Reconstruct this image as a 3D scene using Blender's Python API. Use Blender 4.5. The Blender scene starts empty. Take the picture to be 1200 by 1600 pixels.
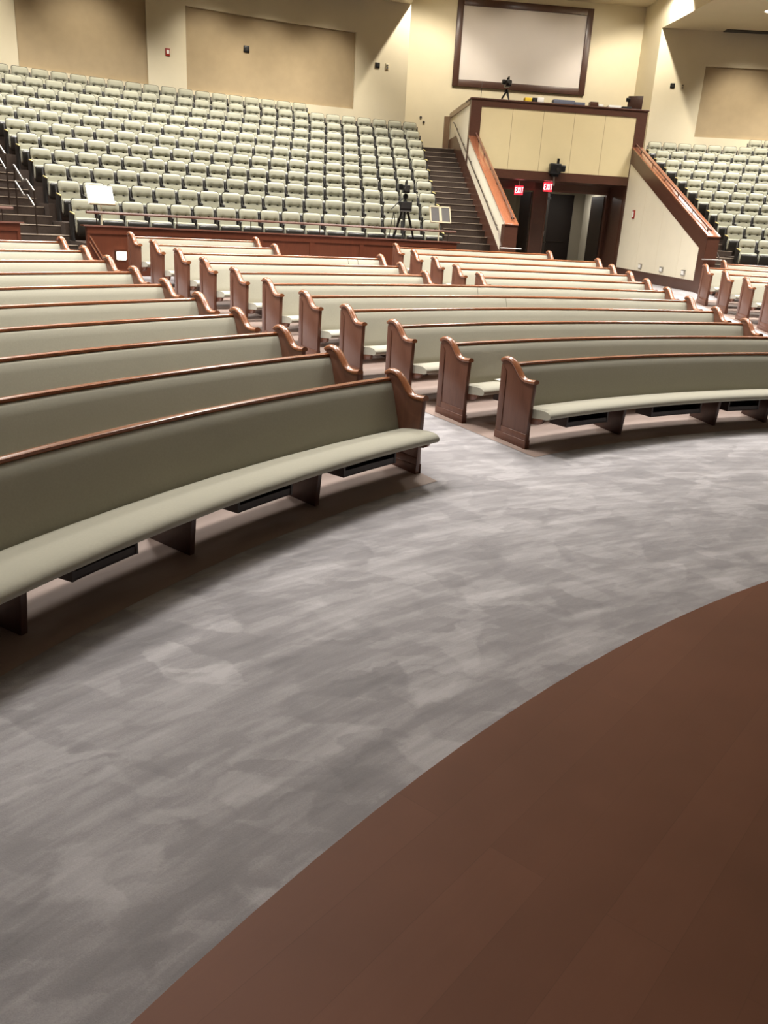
import bpy, math, random
from math import sin, cos, pi, radians
from mathutils import Vector, Matrix

random.seed(7)
SC = bpy.context.scene
COL = SC.collection

# ------------------------------------------------------------------ layout
FPX, PITCH, ROLL, HC = 1275.8, 0.3418, 0.0591, 2.3545
CX, CY = 10.6945, -1.3863          # common centre of every arc in the room
R1, DR, SL = 14.4383, 1.0001, 0.0913   # front pew radius, pew spacing, floor slope
AXO = Vector((5.64, 23.2, 0)); AXD = Vector((-.1025, .99473, 0)); AXN = Vector((.99473, .1025, 0))

def fz(R):
    return SL * (min(max(R, R1 - 1.0), 25.1) - R1)

def P(R, th, z):
    return Vector((CX + R * sin(th), CY + R * cos(th), z))

def centre(x, y):
    global CX, CY
    CX, CY = x, y
MAIN_C, BANK_C = (CX, CY), (10.368, -1.504)   # the main bank is struck from a centre a hand's breadth away

def UV(u, v, z):
    q = AXO + AXN * u + AXD * v
    return Vector((q.x, q.y, z))

# ------------------------------------------------------------------ materials
def srgb(r, g, b):
    f = lambda c: (c / 255 / 12.92) if c / 255 <= .04045 else ((c / 255 + .055) / 1.055) ** 2.4
    return (f(r), f(g), f(b), 1)

class NT:
    def __init__(s, name):
        s.m = bpy.data.materials.new(name); s.m.use_nodes = True
        s.t = s.m.node_tree; s.b = s.t.nodes['Principled BSDF']
    def n(s, kind, **kw):
        x = s.t.nodes.new(kind)
        for k, v in kw.items():
            if k in x.inputs.keys() if not hasattr(x, k) else False: x.inputs[k].default_value = v
            else: setattr(x, k, v)
        return x
    def l(s, a, b): s.t.links.new(a, b)
    def coord(s, rot=(0, 0, 0), scale=(1, 1, 1), kind='Object'):
        c = s.n('ShaderNodeTexCoord'); m = s.n('ShaderNodeMapping')
        m.inputs['Rotation'].default_value = rot; m.inputs['Scale'].default_value = scale
        s.l(c.outputs[kind], m.inputs['Vector']); return m.outputs['Vector']
    def geo(s, rot=(0, 0, 0), scale=(1, 1, 1)):
        c = s.n('ShaderNodeNewGeometry'); return s.warp(c.outputs['Position'], rot, scale)
    def warp(s, vec, rot, scale):          # rotate first, then stretch
        for key, val in (('Rotation', rot), ('Scale', scale)):
            m = s.n('ShaderNodeMapping'); m.inputs[key].default_value = val
            s.l(vec, m.inputs['Vector']); vec = m.outputs['Vector']
        return vec
    def noise(s, vec, scale, detail=4, rough=.55, dist=0):
        x = s.n('ShaderNodeTexNoise')
        x.inputs['Scale'].default_value = scale; x.inputs['Detail'].default_value = detail
        x.inputs['Roughness'].default_value = rough; x.inputs['Distortion'].default_value = dist
        s.l(vec, x.inputs['Vector']); return x
    def ramp(s, fac, stops):
        x = s.n('ShaderNodeValToRGB'); e = x.color_ramp.elements
        while len(e) < len(stops): e.new(.5)
        for i, (p, c) in enumerate(stops): e[i].position = p; e[i].color = c
        s.l(fac, x.inputs['Fac']); return x.outputs['Color']
    def mix(s, fac, a, b, mode='MIX'):
        x = s.n('ShaderNodeMix'); x.data_type = 'RGBA'; x.blend_type = mode
        if isinstance(fac, (int, float)): x.inputs[0].default_value = fac
        else: s.l(fac, x.inputs[0])
        for sock, v in ((x.inputs[6], a), (x.inputs[7], b)):
            if isinstance(v, tuple): sock.default_value = v
            else: s.l(v, sock)
        return x.outputs[2]
    def bump(s, h, strength=.2, dist=.01):
        x = s.n('ShaderNodeBump'); x.inputs['Strength'].default_value = strength; x.inputs['Distance'].default_value = dist
        s.l(h, x.inputs['Height']); s.l(x.outputs['Normal'], s.b.inputs['Normal'])
    def base(s, c):
        if isinstance(c, tuple): s.b.inputs['Base Color'].default_value = c
        else: s.l(c, s.b.inputs['Base Color'])
    def pr(s, **kw):
        for k, v in kw.items():
            s.b.inputs[k.replace('_', ' ')].default_value = v

def mul(c, k): return (c[0] * k, c[1] * k, c[2] * k, 1)

def plain(name, c, rough=.6, var=.08, scale=6, metal=0, spec=.4):
    t = NT(name); f = t.noise(t.geo(), scale, 4)
    t.base(t.ramp(f.outputs['Fac'], [(.3, mul(c, 1 - var)), (.7, mul(c, 1 + var))]))
    t.pr(Roughness=rough, Metallic=metal); t.b.inputs['Specular IOR Level'].default_value = spec
    return t.m

def wood(name, dark, light, rough=.32, stretch=(14, 14, 1.2), coat=.15):
    t = NT(name); v = t.geo(scale=stretch)
    f = t.noise(v, 2.2, 6, .6, 1.5); g = t.noise(t.geo(), .9, 2)
    c = t.ramp(f.outputs['Fac'], [(.25, dark), (.75, light)])
    c = t.mix(g.outputs['Fac'], c, mul(light, .75), 'MIX')
    t.base(c); t.pr(Roughness=rough, Coat_Weight=coat, Coat_Roughness=.2)
    return t.m

def fabric(name, c, var=.06):
    t = NT(name); v = t.geo()
    f = t.noise(v, 60, 3); g = t.noise(v, 1.5, 2)
    k = t.ramp(f.outputs['Fac'], [(.3, mul(c, 1 - var)), (.7, mul(c, 1 + var))])
    k = t.mix(g.outputs['Fac'], k, mul(c, .92))
    t.base(k); t.pr(Roughness=.9, Sheen_Weight=.25, Sheen_Roughness=.5)
    t.b.inputs['Specular IOR Level'].default_value = .2
    t.bump(f.outputs['Fac'], .12, .004)
    return t.m

def emit(name, c, s):
    t = NT(name); t.base(c); t.b.inputs['Emission Color'].default_value = c
    t.b.inputs['Emission Strength'].default_value = s
    return t.m

M = {}
M['pew_wood'] = wood('pew_wood', srgb(86, 55, 43), srgb(116, 76, 59))
M['pew_cap'] = wood('pew_cap', srgb(118, 70, 46), srgb(154, 96, 62), rough=.24, coat=.5)  # lighter than the panels: highlights on the caps are put into the colour
M['dark_wood'] = wood('dark_wood', srgb(58, 36, 28), srgb(84, 54, 42), rough=.4)
M['rack_wood'] = wood('rack_wood', srgb(38, 27, 22), srgb(54, 38, 30), rough=.5)
M['lit_wood'] = wood('lit_wood', srgb(128, 102, 80), srgb(158, 130, 104), rough=.4)  # brown rim and gate post, the light on them painted into the colour
M['fabric'] = fabric('pew_fabric', srgb(167, 163, 147))
M['chair_fabric'] = fabric('chair_fabric', srgb(167, 165, 145))
M['cherry'] = wood('cherry_panel', srgb(80, 44, 31), srgb(106, 59, 41), rough=.3, stretch=(6, 6, .8))
M['cherry_dark'] = wood('cherry_stile', srgb(80, 42, 29), srgb(104, 56, 38), rough=.3, stretch=(6, 6, .8))
M['cap_wood'] = wood('stair_cap_wood', srgb(120, 66, 44), srgb(168, 104, 72), rough=.2, stretch=(10, 2, 2), coat=.5)
M['booth_wood'] = wood('booth_wood', srgb(70, 42, 32), srgb(92, 58, 44), rough=.35, stretch=(1.5, 8, 8))
M['cream'] = plain('cream_paint', srgb(220, 209, 181), .7, .02, 1.5)
M['cream_light'] = plain('pale_cream_panel', srgb(234, 226, 204), .7, .02, 2)
M['booth_panel'] = plain('booth_panel', srgb(216, 200, 158), .7, .02, 2)
M['tan'] = plain('tan_acoustic_panel', srgb(174, 155, 124), .9, .04, 3)
M['ceil'] = plain('ceiling_paint', srgb(216, 206, 180), .8, .02, 2)
M['screen'] = plain('screen_fabric', srgb(212, 204, 198), .8, .01, 2)
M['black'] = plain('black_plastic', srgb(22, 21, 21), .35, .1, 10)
M['soft_black'] = plain('soft_black', srgb(36, 33, 31), .6, .1, 10)
M['shell'] = plain('seat_shell', srgb(44, 42, 38), .3, .1, 8)
M['dark_carpet'] = plain('stair_carpet', srgb(76, 64, 56), .95, .12, 20)
M['nosing'] = plain('stair_nosing', srgb(176, 160, 142), .6, .05, 10)
M['metal'] = plain('brushed_steel', srgb(190, 186, 180), .3, .05, 20, metal=.9)
M['dark_metal'] = plain('dark_metal', srgb(70, 58, 50), .4, .05, 20, metal=.6)
M['white'] = plain('white_paper', srgb(245, 243, 238), .7, .01, 5)
M['yellow'] = plain('yellow_paper', srgb(240, 205, 60), .7, .02, 5)
M['bluegrey'] = plain('blue_grey_plastic', srgb(105, 110, 128), .5, .05, 10)
M['plate'] = plain('outlet_plate', srgb(206, 194, 164), .5, .02, 8)
M['grey_plate'] = plain('grey_plate', srgb(96, 92, 90), .5, .05, 8)
M['red'] = plain('alarm_red', srgb(150, 40, 26), .4, .05, 8)
M['arm_tip'] = plain('arm_tip', srgb(206, 186, 120), .4, .05, 8)
M['glow'] = emit('lamp_glow', (1, .95, .85, 1), 18)
M['step_glow'] = emit('step_lamp_glow', (1, .92, .78, 1), 14)
M['exit_red'] = emit('exit_red', (.85, .03, .05, 1), 1.6)
M['exit_white'] = emit('exit_lettering', (1, .85, .85, 1), 3)
M['glow_page'] = emit('page_painted_light', (1, 1, 1, 1), 1.3)  # white stand face glows by itself in place of light falling on it

def carpet():
    t = NT('grey_carpet')
    v = t.geo()
    def math(op, x, y):
        n = t.n('ShaderNodeMath', operation=op)
        for i, q in enumerate((x, y)):
            if isinstance(q, (int, float)): n.inputs[i].default_value = q
            else: t.l(q, n.inputs[i])
        return n.outputs[0]
    d = t.noise(v, 3.2, 4, .6)
    off = t.n('ShaderNodeVectorMath', operation='MULTIPLY_ADD')
    t.l(d.outputs['Color'], off.inputs[0]); off.inputs[1].default_value = (.28, .28, 0); t.l(v, off.inputs[2])
    def vor(rot, sc, s, soft):
        x = t.n('ShaderNodeTexVoronoi'); x.feature = 'SMOOTH_F1'; x.inputs['Scale'].default_value = s; x.inputs['Smoothness'].default_value = soft
        t.l(t.warp(off.outputs[0], (0, 0, rot), sc), x.inputs['Vector'])
        b = t.n('ShaderNodeRGBToBW'); t.l(x.outputs['Color'], b.inputs[0]); return b.outputs[0]
    a = vor(-.87, (.8, 2.0, 1), 1.6, .12)
    b = vor(.45, (.9, 1.9, 1), 2.3, .15)
    e = vor(-.35, (.8, 2.6, 1), 4.0, .2)
    c = t.noise(t.geo(rot=(0, 0, -.87), scale=(.35, 3.0, 1)), 2.4, 6, .65, .5).outputs['Fac']
    h = t.noise(v, .7, 3).outputs['Fac']
    g = t.noise(v, 170, 2).outputs['Fac']
    sub = t.n('ShaderNodeVectorMath', operation='SUBTRACT'); t.l(v, sub.inputs[0]); sub.inputs[1].default_value = (7.5912, -3.915, 0)
    sep = t.n('ShaderNodeSeparateXYZ'); t.l(sub.outputs[0], sep.inputs[0])
    rad = math('SQRT', math('ADD', math('MULTIPLY', sep.outputs[0], sep.outputs[0]), math('MULTIPLY', sep.outputs[1], sep.outputs[1])), 0)
    ang = math('ARCTAN2', sep.outputs[1], sep.outputs[0])
    cmb = t.n('ShaderNodeCombineXYZ'); t.l(math('MULTIPLY', rad, 3.2), cmb.inputs[0]); t.l(math('MULTIPLY', ang, 3.5), cmb.inputs[1])
    k = t.noise(cmb.outputs[0], 1.4, 5, .6, .25).outputs['Fac']
    cmb2 = t.n('ShaderNodeCombineXYZ'); t.l(math('MULTIPLY', rad, 9.0), cmb2.inputs[0]); t.l(math('MULTIPLY', ang, 9.0), cmb2.inputs[1])
    k2 = t.noise(cmb2.outputs[0], 1.3, 4, .6, .4).outputs['Fac']
    s = math('ADD', math('MULTIPLY', a, .13), math('MULTIPLY', b, .12))
    s = math('ADD', s, math('MULTIPLY', e, .10))
    s = math('ADD', s, math('MULTIPLY', c, .16))
    s = math('ADD', s, math('MULTIPLY', k, .30))
    s = math('ADD', s, math('MULTIPLY', k2, .24))
    s = math('ADD', s, math('MULTIPLY', h, .14))
    s = math('ADD', s, math('MULTIPLY', g, .12))
    t.base(t.ramp(s, [(.47, srgb(126, 123, 125)), (.63, srgb(151, 147, 149)), (.80, srgb(188, 184, 186))]))
    t.pr(Roughness=1, Sheen_Weight=.3); t.b.inputs['Specular IOR Level'].default_value = .1
    t.bump(g, .35, .006)
    return t.m

def planks(name, stops, rot, w, length, rough, coat=0, gap=.5):
    t = NT(name); v = t.geo(rot=(0, 0, rot))
    b = t.n('ShaderNodeTexBrick'); t.l(v, b.inputs['Vector'])
    b.inputs['Scale'].default_value = 1; b.inputs['Brick Width'].default_value = length; b.inputs['Row Height'].default_value = w
    b.inputs['Mortar Size'].default_value = .0012; b.inputs['Mortar Smooth'].default_value = .3
    b.inputs['Color1'].default_value = stops[0]; b.inputs['Color2'].default_value = stops[1]; b.inputs['Mortar'].default_value = mul(stops[0], gap)
    b.offset = .37
    f = t.noise(t.geo(rot=(0, 0, rot), scale=(1.1, 14, 1)), 2.0, 6, .6, .6)
    c = t.mix(f.outputs['Fac'], b.outputs['Color'], stops[2])
    g = t.noise(t.geo(), 1.3, 3)
    c = t.mix(.35, c, t.ramp(g.outputs['Fac'], [(.3, mul(stops[0], .8)), (.7, mul(stops[1], 1.2))]))
    t.base(c); t.pr(Roughness=rough, Coat_Weight=coat, Coat_Roughness=.35)
    return t.m

M['carpet'] = carpet()
M['vinyl'] = planks('pew_zone_planks', (srgb(140, 121, 112), srgb(158, 138, 128), srgb(149, 129, 119)), -.9, .15, 1.2, .6)
M['stage'] = planks('stage_planks', (srgb(120, 76, 58), srgb(142, 93, 73), srgb(128, 82, 63)), -radians(51.5), .172, 2.6, .55, 0, .72)

# ------------------------------------------------------------------ mesh helper
class MB:
    def __init__(s): s.v = []; s.f = []
    def add(s, vs, fs):
        o = len(s.v); s.v += [Vector(x) for x in vs]; s.f += [tuple(i + o for i in f) for f in fs]; return s
    def box(s, o, ax, ay, az, lo, hi):
        c = []
        for z in (lo[2], hi[2]):
            for x, y in ((lo[0], lo[1]), (hi[0], lo[1]), (hi[0], hi[1]), (lo[0], hi[1])):
                c.append(o + ax * x + ay * y + az * z)
        return s.add(c, [(0, 3, 2, 1), (4, 5, 6, 7), (0, 1, 5, 4), (1, 2, 6, 5), (2, 3, 7, 6), (3, 0, 4, 7)])
    def ubox(s, u0, u1, v0, v1, z0, z1):
        return s.box(Vector((AXO.x, AXO.y, 0)), AXN, AXD, Vector((0, 0, 1)), (u0, v0, z0), (u1, v1, z1))
    def prism(s, pts, d):
        n = len(pts); pts = [Vector(p) for p in pts]
        vs = pts + [p + d for p in pts]
        fs = [tuple(range(n - 1, -1, -1)), tuple(range(n, 2 * n))] + [(i, (i + 1) % n, n + (i + 1) % n, n + i) for i in range(n)]
        return s.add(vs, fs)
    def loft(s, rings, closed=True, caps=True):
        n = len(rings[0]); vs = [p for r in rings for p in r]; fs = []
        for i in range(len(rings) - 1):
            for j in range(n if closed else n - 1):
                k = (j + 1) % n
                fs.append((i * n + j, i * n + k, (i + 1) * n + k, (i + 1) * n + j))
        if caps and closed:
            fs.append(tuple(range(n - 1, -1, -1))); fs.append(tuple(range((len(rings) - 1) * n, len(rings) * n)))
        return s.add(vs, fs)
    def arc(s, prof, R0, t0, t1, z0=0.0, step=.035, slope=False):
        n = max(1, int(math.ceil(abs(t1 - t0) / step)))
        return s.loft([[P(R0 + r, t0 + (t1 - t0) * i / n, z0 + z) for r, z in prof] for i in range(n + 1)])
    def tube(s, pts, r, n=8):
        pts = [Vector(p) for p in pts]; rings = []
        rr = r if isinstance(r, (list, tuple)) else [r] * len(pts)
        for i, p in enumerate(pts):
            d = (pts[min(i + 1, len(pts) - 1)] - pts[max(i - 1, 0)]).normalized()
            a = d.cross(Vector((0, 0, 1)))
            if a.length < .05: a = d.cross(Vector((1, 0, 0)))
            a.normalize(); b = d.cross(a)
            rings.append([p + a * rr[i] * cos(2 * pi * k / n) + b * rr[i] * sin(2 * pi * k / n) for k in range(n)])
        return s.loft(rings)
    def sphere(s, c, r, n=10, m=6, sc=(1, 1, 1)):
        rings = [[Vector(c) + Vector((r * sc[0] * sin(pi * (j + .02) / (m + .04)) * cos(2 * pi * i / n), r * sc[1] * sin(pi * (j + .02) / (m + .04)) * sin(2 * pi * i / n), r * sc[2] * cos(pi * (j + .02) / (m + .04)))) for i in range(n)] for j in range(m + 1)]
        return s.loft(rings)
    def build(s, name, mat, parent=None, smooth=False, bevel=0, origin=None):
        o = origin if origin is not None else (parent_loc(parent) if parent else Vector((0, 0, 0)))
        me = bpy.data.meshes.new(name)
        me.from_pydata([tuple(v - o) for v in s.v], [], s.f); me.update()
        import bmesh
        bm = bmesh.new(); bm.from_mesh(me); bmesh.ops.recalc_face_normals(bm, faces=bm.faces); bm.to_mesh(me); bm.free()
        me.materials.append(M[mat])
        ob = bpy.data.objects.new(name, me); COL.objects.link(ob)
        if parent: ob.parent = parent
        elif origin is not None: ob.location = o
        if smooth:
            me.shade_smooth(); me.set_sharp_from_angle(angle=radians(smooth if smooth is not True else 50))
        if bevel:
            b = ob.modifiers.new('bevel', 'BEVEL'); b.width = bevel; b.segments = 2; b.limit_method = 'ANGLE'; b.angle_limit = radians(50)
            me.shade_smooth()
        return ob

def parent_loc(o):
    l = Vector(o.location)
    while o.parent: o = o.parent; l += Vector(o.location)
    return l

def tag(o, label, cat, group=None, kind=None):
    o['label'] = label; o['category'] = cat
    if group: o['group'] = group
    if kind: o['kind'] = kind
    return o

def thing(name, label, cat, loc, rz=0, group=None):
    o = bpy.data.objects.new(name, None); COL.objects.link(o)
    o.location = loc; o.rotation_euler = (0, 0, rz); o.empty_display_size = .1
    return tag(o, label, cat, group)

def struct(o, label=None, cat=None):
    o['kind'] = 'structure'
    if label: o['label'] = label
    if cat: o['category'] = cat
    return o

ORD = ['first', 'second', 'third', 'fourth', 'fifth', 'sixth', 'seventh', 'eighth', 'ninth', 'tenth', 'eleventh', 'twelfth', 'thirteenth',
       'fourteenth', 'fifteenth', 'sixteenth', 'seventeenth', 'eighteenth', 'nineteenth', 'twentieth', 'twenty-first', 'twenty-second', 'twenty-third',
       'twenty-fourth', 'twenty-fifth', 'twenty-sixth', 'twenty-seventh', 'twenty-eighth']
NUM = ['one', 'two', 'three', 'four', 'five', 'six', 'seven', 'eight', 'nine', 'ten', 'eleven']

# ------------------------------------------------------------------ floor, stage
def polar_sheet(Rs, t0, t1, zf, nt):
    vs = []; fs = []
    for R in Rs:
        for i in range(nt + 1):
            vs.append(P(R, t0 + (t1 - t0) * i / nt, zf(R)))
    for a in range(len(Rs) - 1):
        for i in range(nt):
            fs.append((a * (nt + 1) + i, a * (nt + 1) + i + 1, (a + 1) * (nt + 1) + i + 1, (a + 1) * (nt + 1) + i))
    return vs, fs

mb = MB(); mb.add(*polar_sheet([3, 8, 11, R1 - 1.0, 18, 22, 25.1, 37.5], -1.75, 1.0, fz, 60))
struct(mb.build('floor', 'carpet'), 'pale grey carpet with vacuum marks, rising gently behind the stage', 'carpet floor')

L_END = [-.838, -.832, -.826, -.82, -.814, -.809, -.805, -.800, -.796, -.793]
C_END = [-.709, -.712, -.714, -.716, -.717, -.718, -.718, -.719, -.718, -.718, -.718]
C_RIGHT = [-.306, -.3, -.295, -.287, -.281, -.273, -.267, -.260, -.256, -.250, -.286]
C1_RIGHT = {6: -.5243, 7: -.5226, 8: -.5187, 9: -.6057, 10: -.6039}
C2_LEFT = {6: -.463, 7: -.461, 8: -.460, 9: -.460, 10: -.459}
R_LEFT = {6: -.1235, 7: -.1235, 8: -.124, 9: -.125, 10: -.0845}

def zone(edges, name, label):
    # edges: list of (R, left theta, right theta)
    mb = MB(); vs = []; fs = []; nt = 26
    for R, a, b in edges:
        for i in range(nt + 1): vs.append(P(R, a + (b - a) * i / nt, fz(R) + .004))
    for k in range(len(edges) - 1):
        for i in range(nt):
            fs.append((k * (nt + 1) + i, k * (nt + 1) + i + 1, (k + 1) * (nt + 1) + i + 1, (k + 1) * (nt + 1) + i))
    mb.add(vs, fs)
    return struct(mb.build(name, 'vinyl'), label, 'wood floor')
rows = lambda k: R1 + DR * k
zone([(rows(k) - (.72 if k == 0 else .55), -1.42, L_END[min(k, 9)] + .002) for k in range(11)], 'floor_left_pews', 'brown plank flooring under the left pew block')
zone([(rows(k) - (.72 if k == 0 else .55), C_END[k] - .010, C_RIGHT[k] + .006) for k in range(7)], 'floor_centre_pews', 'brown plank flooring under the long centre pews')
zone([(rows(k) - .55, C_END[k] - .010, (C1_RIGHT[k] if k < 9 else -.52) + .006) for k in (6, 7, 8, 9, 10)], 'floor_short_pews', 'brown plank flooring under the short rear centre pews')
zone([(rows(k) - .55, C2_LEFT[k] - .006, C_RIGHT[min(k, 9)] + .006) for k in (6, 7, 8, 9, 10)], 'floor_rear_pews', 'brown plank flooring under the rear pews before the booth')
zone([(rows(k) - .55, -.130, .30) for k in (4, 6, 8, 10)], 'floor_far_pews', 'brown plank flooring under the far pew block')

# stage: a disc sector with its own centre
SX, SY, SR, SZ = 7.5912, -3.915, 9.5636, .75
a0, a1 = radians(60), radians(190); N = 90
rim = [Vector((SX + SR * cos(a0 + (a1 - a0) * i / N), SY + SR * sin(a0 + (a1 - a0) * i / N), SZ)) for i in range(N + 1)]
mb = MB(); mb.add([Vector((SX, SY, SZ))] + rim + [Vector((p.x, p.y, -.1)) for p in rim],
    [(0, i + 1, i + 2) for i in range(N)] + [(i + 1, N + 2 + i, N + 3 + i, i + 2) for i in range(N)])
st = mb.build('stage_floor', 'stage'); struct(st, 'dark brown wooden plank stage with a curved edge', 'stage')

# ------------------------------------------------------------------ pews
CAP = [(.012, .925), (-.03, .950), (-.066, .955), (-.115, .948), (-.165, .922), (-.21, .880), (-.25, .835), (-.285, .795), (-.32, .765), (-.36, .750), (-.41, .744), (-.46, .745), (-.515, .752)]

def end_panel(root, R, th, z, side):
    """side=+1: thickness extends toward greater theta from th-0.03."""
    er = Vector((sin(th), cos(th), 0)); et = Vector((cos(th), -sin(th), 0)); T = .028
    o = P(R, th, z)
    q = lambda r, h: o + er * r + Vector((0, 0, h))
    zf = lambda r: SL * r
    poly = [(0, zf(0)), (-.476, zf(-.476)), (-.482, .30), (-.50, .735)] + [(r, h - .012) for r, h in reversed(CAP[1:-1])] + [(0, .915)]
    mb = MB(); mb.prism([q(r, h) - et * T for r, h in poly], et * 2 * T)
    for s in (-1, 1):                      # raised frame around the field: rear stile, foot rail
        f = et * (s * .008); b0 = et * (s * T)
        stile = [(0, .0), (-.085, -.008), (-.085, .80), (0, .88)]
        mb.prism([q(r, h) + b0 for r, h in stile], f)
        mb.prism([q(r, h) + b0 for r, h in [(-.085, .0), (-.476, zf(-.476)), (-.476, .13), (-.085, .155)]], f)
        f2 = et * (s * .014)
        mb.prism([q(r, h) + b0 for r, h in [(.006, .0), (-.484, zf(-.484)), (-.484, .055), (.006, .09)]], f2)
    p = mb.build('end_panel', 'pew_wood', root, bevel=.003)
    prof = [(-.042, -.008), (-.046, .006), (-.036, .02), (-.018, .03), (0, .033), (.018, .03), (.036, .02), (.046, .006), (.042, -.008), (.03, -.018), (-.03, -.018)]
    rings = []
    for i, (r, h) in enumerate(CAP):
        a = CAP[max(i - 1, 0)]; b = CAP[min(i + 1, len(CAP) - 1)]
        tx, tz = b[0] - a[0], b[1] - a[1]; L = math.hypot(tx, tz); nx, nz = -tz / L, tx / L
        if nz < 0: nx, nz = -nx, -nz
        rings.append([q(r, h - .018) + et * u + (er * nx + Vector((0, 0, nz))) * w for u, w in prof])
    cm = MB(); cm.loft(rings); cm.build('cap_moulding', 'pew_cap', p, smooth=60)
    return p

def pew(R, tl, tr, z, label, seams=(), racks=None, supports=None, group='curved upholstered pews', left=True, right=True):
    tm = max(min((tl + tr) / 2, .1), -1.0)
    root = thing('pew', label, 'pew', P(R, tm, z), 0, group)
    g = .028 / R
    i0, i1 = tl + g, tr - g
    # backrest, split at each seam
    back = [(-.035, .842), (-.058, .838), (-.080, .815), (-.108, .74), (-.148, .60), (-.185, .47), (-.215, .36), (-.20, .31), (-.14, .31), (-.03, .80)]
    cuts = [i0] + list(seams) + [i1]
    for a, b in zip(cuts, cuts[1:]):
        e = .004 / R
        mb = MB(); mb.arc(back, R, a + (e if a != i0 else 0), b - (e if b != i1 else 0), z)
        mb.build('backrest', 'fabric', root, smooth=60)
    rail = [(-.050, .838), (-.062, .850), (-.060, .868), (-.045, .878), (-.015, .878), (0, .868), (.002, .838)]
    mb = MB(); mb.arc(rail, R, i0, i1, z); mb.build('top_rail', 'pew_cap', root, smooth=40)
    rear = [(-.03, .838), (.0, .838), (-.11, .30), (-.14, .30)]
    mb = MB(); mb.arc(rear, R, i0, i1, z); mb.build('rear_board', 'pew_wood', root, smooth=30)
    seat = [(-.20, .372), (-.26, .392), (-.36, .410), (-.48, .425), (-.60, .434), (-.67, .432), (-.715, .420), (-.742, .398), (-.748, .374), (-.735, .352), (-.70, .340), (-.62, .336), (-.25, .300), (-.20, .305)]
    mb = MB(); mb.arc(seat, R, i0, i1, z); mb.build('seat_cushion', 'fabric', root, smooth=60)
    mb = MB()
    if left: end_panel(root, R, tl, z, -1)
    if right: end_panel(root, R, tr, z, 1)
    for th, s, on in ((i0, 1, left), (i1, -1, right)):
        if not on: continue
        er = Vector((sin(th), cos(th), 0)); et = Vector((cos(th), -sin(th), 0)) * s
        o = P(R, th, z)
        poly = [(-.44, .245), (-.58, .262), (-.625, .285), (-.64, .32), (-.64, .338), (-.44, .318)]
        mb = MB(); mb.prism([o + er * r + Vector((0, 0, h)) for r, h in poly], et * .045)
        mb.build('seat_bracket', 'pew_wood', root, bevel=.004)
    if supports is None:
        n = max(1, round((tr - tl) * R / 1.6)); supports = [tl + (tr - tl) * (k + 1) / (n + 1) for k in range(n)]
    for th in supports:
        er = Vector((sin(th), cos(th), 0)); et = Vector((cos(th), -sin(th), 0))
        o = P(R, th, z)
        poly = [(-.06, SL * -.06), (-.50, SL * -.50), (-.535, .325), (-.15, .302), (-.10, .302)]
        mb = MB(); mb.prism([o + er * r + Vector((0, 0, h)) - et * .025 for r, h in poly], et * .05)
        mb.build('seat_support', 'dark_wood', root, bevel=.004)
    for a, b in (racks or ()):
        mb = MB()
        mb.arc([(-.26, .155), (-.52, .155), (-.52, .17), (-.26, .17)], R, a, b, z)
        mb.arc([(-.26, .155), (-.28, .155), (-.28, .30), (-.26, .30)], R, a, b, z)
        mb.arc([(-.505, .155), (-.52, .155), (-.52, .215), (-.505, .215)], R, a, b, z)
        for th in (a, b):
            e = .012 / R
            mb.arc([(-.26, .155), (-.525, .155), (-.525, .333), (-.26, .30)], R, th - e, th + e, z)
        mb.build('book_rack', 'rack_wood', root)
    return root

LEFT_CUT = -1.36
for k in range(10):
    R = rows(k)
    kw = {}
    if k == 0:
        kw = dict(supports=[-1.262, -1.156, -1.05, -.944], racks=[(-1.235, -1.2), (-1.129, -1.09), (-1.015, -.97), (-.92, -.868)])
    elif k < 3:
        kw = dict(racks=[(-1.13, -1.09), (-1.015, -.97), (-.92, -.868)])
    nm = ['front row', 'second row', 'third row', 'fourth row', 'fifth row', 'sixth row', 'seventh row', 'eighth row', 'ninth row', 'rearmost row'][k]
    pew(R, LEFT_CUT, L_END[k], fz(R), f'curved sage upholstered pew, {nm} of the left pew block', group='pews of the left block', **kw)
for k in range(7 - 1):
    R = rows(k); kw = {}
    if k == 0: kw = dict(supports=[-.590, -.4635, -.395], racks=[(-.664, -.612), (-.553, -.488), (-.45, -.41)])
    elif k < 3: kw = dict(racks=[(-.664, -.612), (-.553, -.488), (-.45, -.41)])
    if k == 4: kw['seams'] = [-.4989]
    if k == 5: kw['seams'] = [-.4959]
    nm = ['front row', 'second row', 'third row', 'fourth row', 'fifth row', 'sixth row'][k]
    ex = [' facing the open carpet', '', '', '', ' with one back seam', ' with one back seam, by the short pews'][k]
    pew(R, C_END[k], C_RIGHT[k], fz(R), f'long sage pew, {nm} of centre block{ex}', group='long pews of the centre block', **kw)
for k in range(6, 11):
    R = rows(k)
    nm = ['first', 'second', 'third', 'fourth', 'rearmost'][k - 6]
    kw = dict(seams=[-.5530, -.5429]) if k == 8 else {}
    pew(R, C_END[k], C1_RIGHT[k], fz(R), f'short sage pew before the cherry wall, {nm} of five behind the long pews', group='short rear pews before the tier wall', **kw)
    pew(R, C2_LEFT[k], C_RIGHT[k], fz(R), f'sage pew in front of the booth doors, {nm} of five behind the long pews', group='rear pews before the booth doors')
    pew(R, R_LEFT[k], .25, fz(R), f'sage pew of the far right block, {["nearest", "second nearest", "middle", "second to last", "rearmost"][k - 6]} of five rows', group='pews of the far right block')

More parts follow.
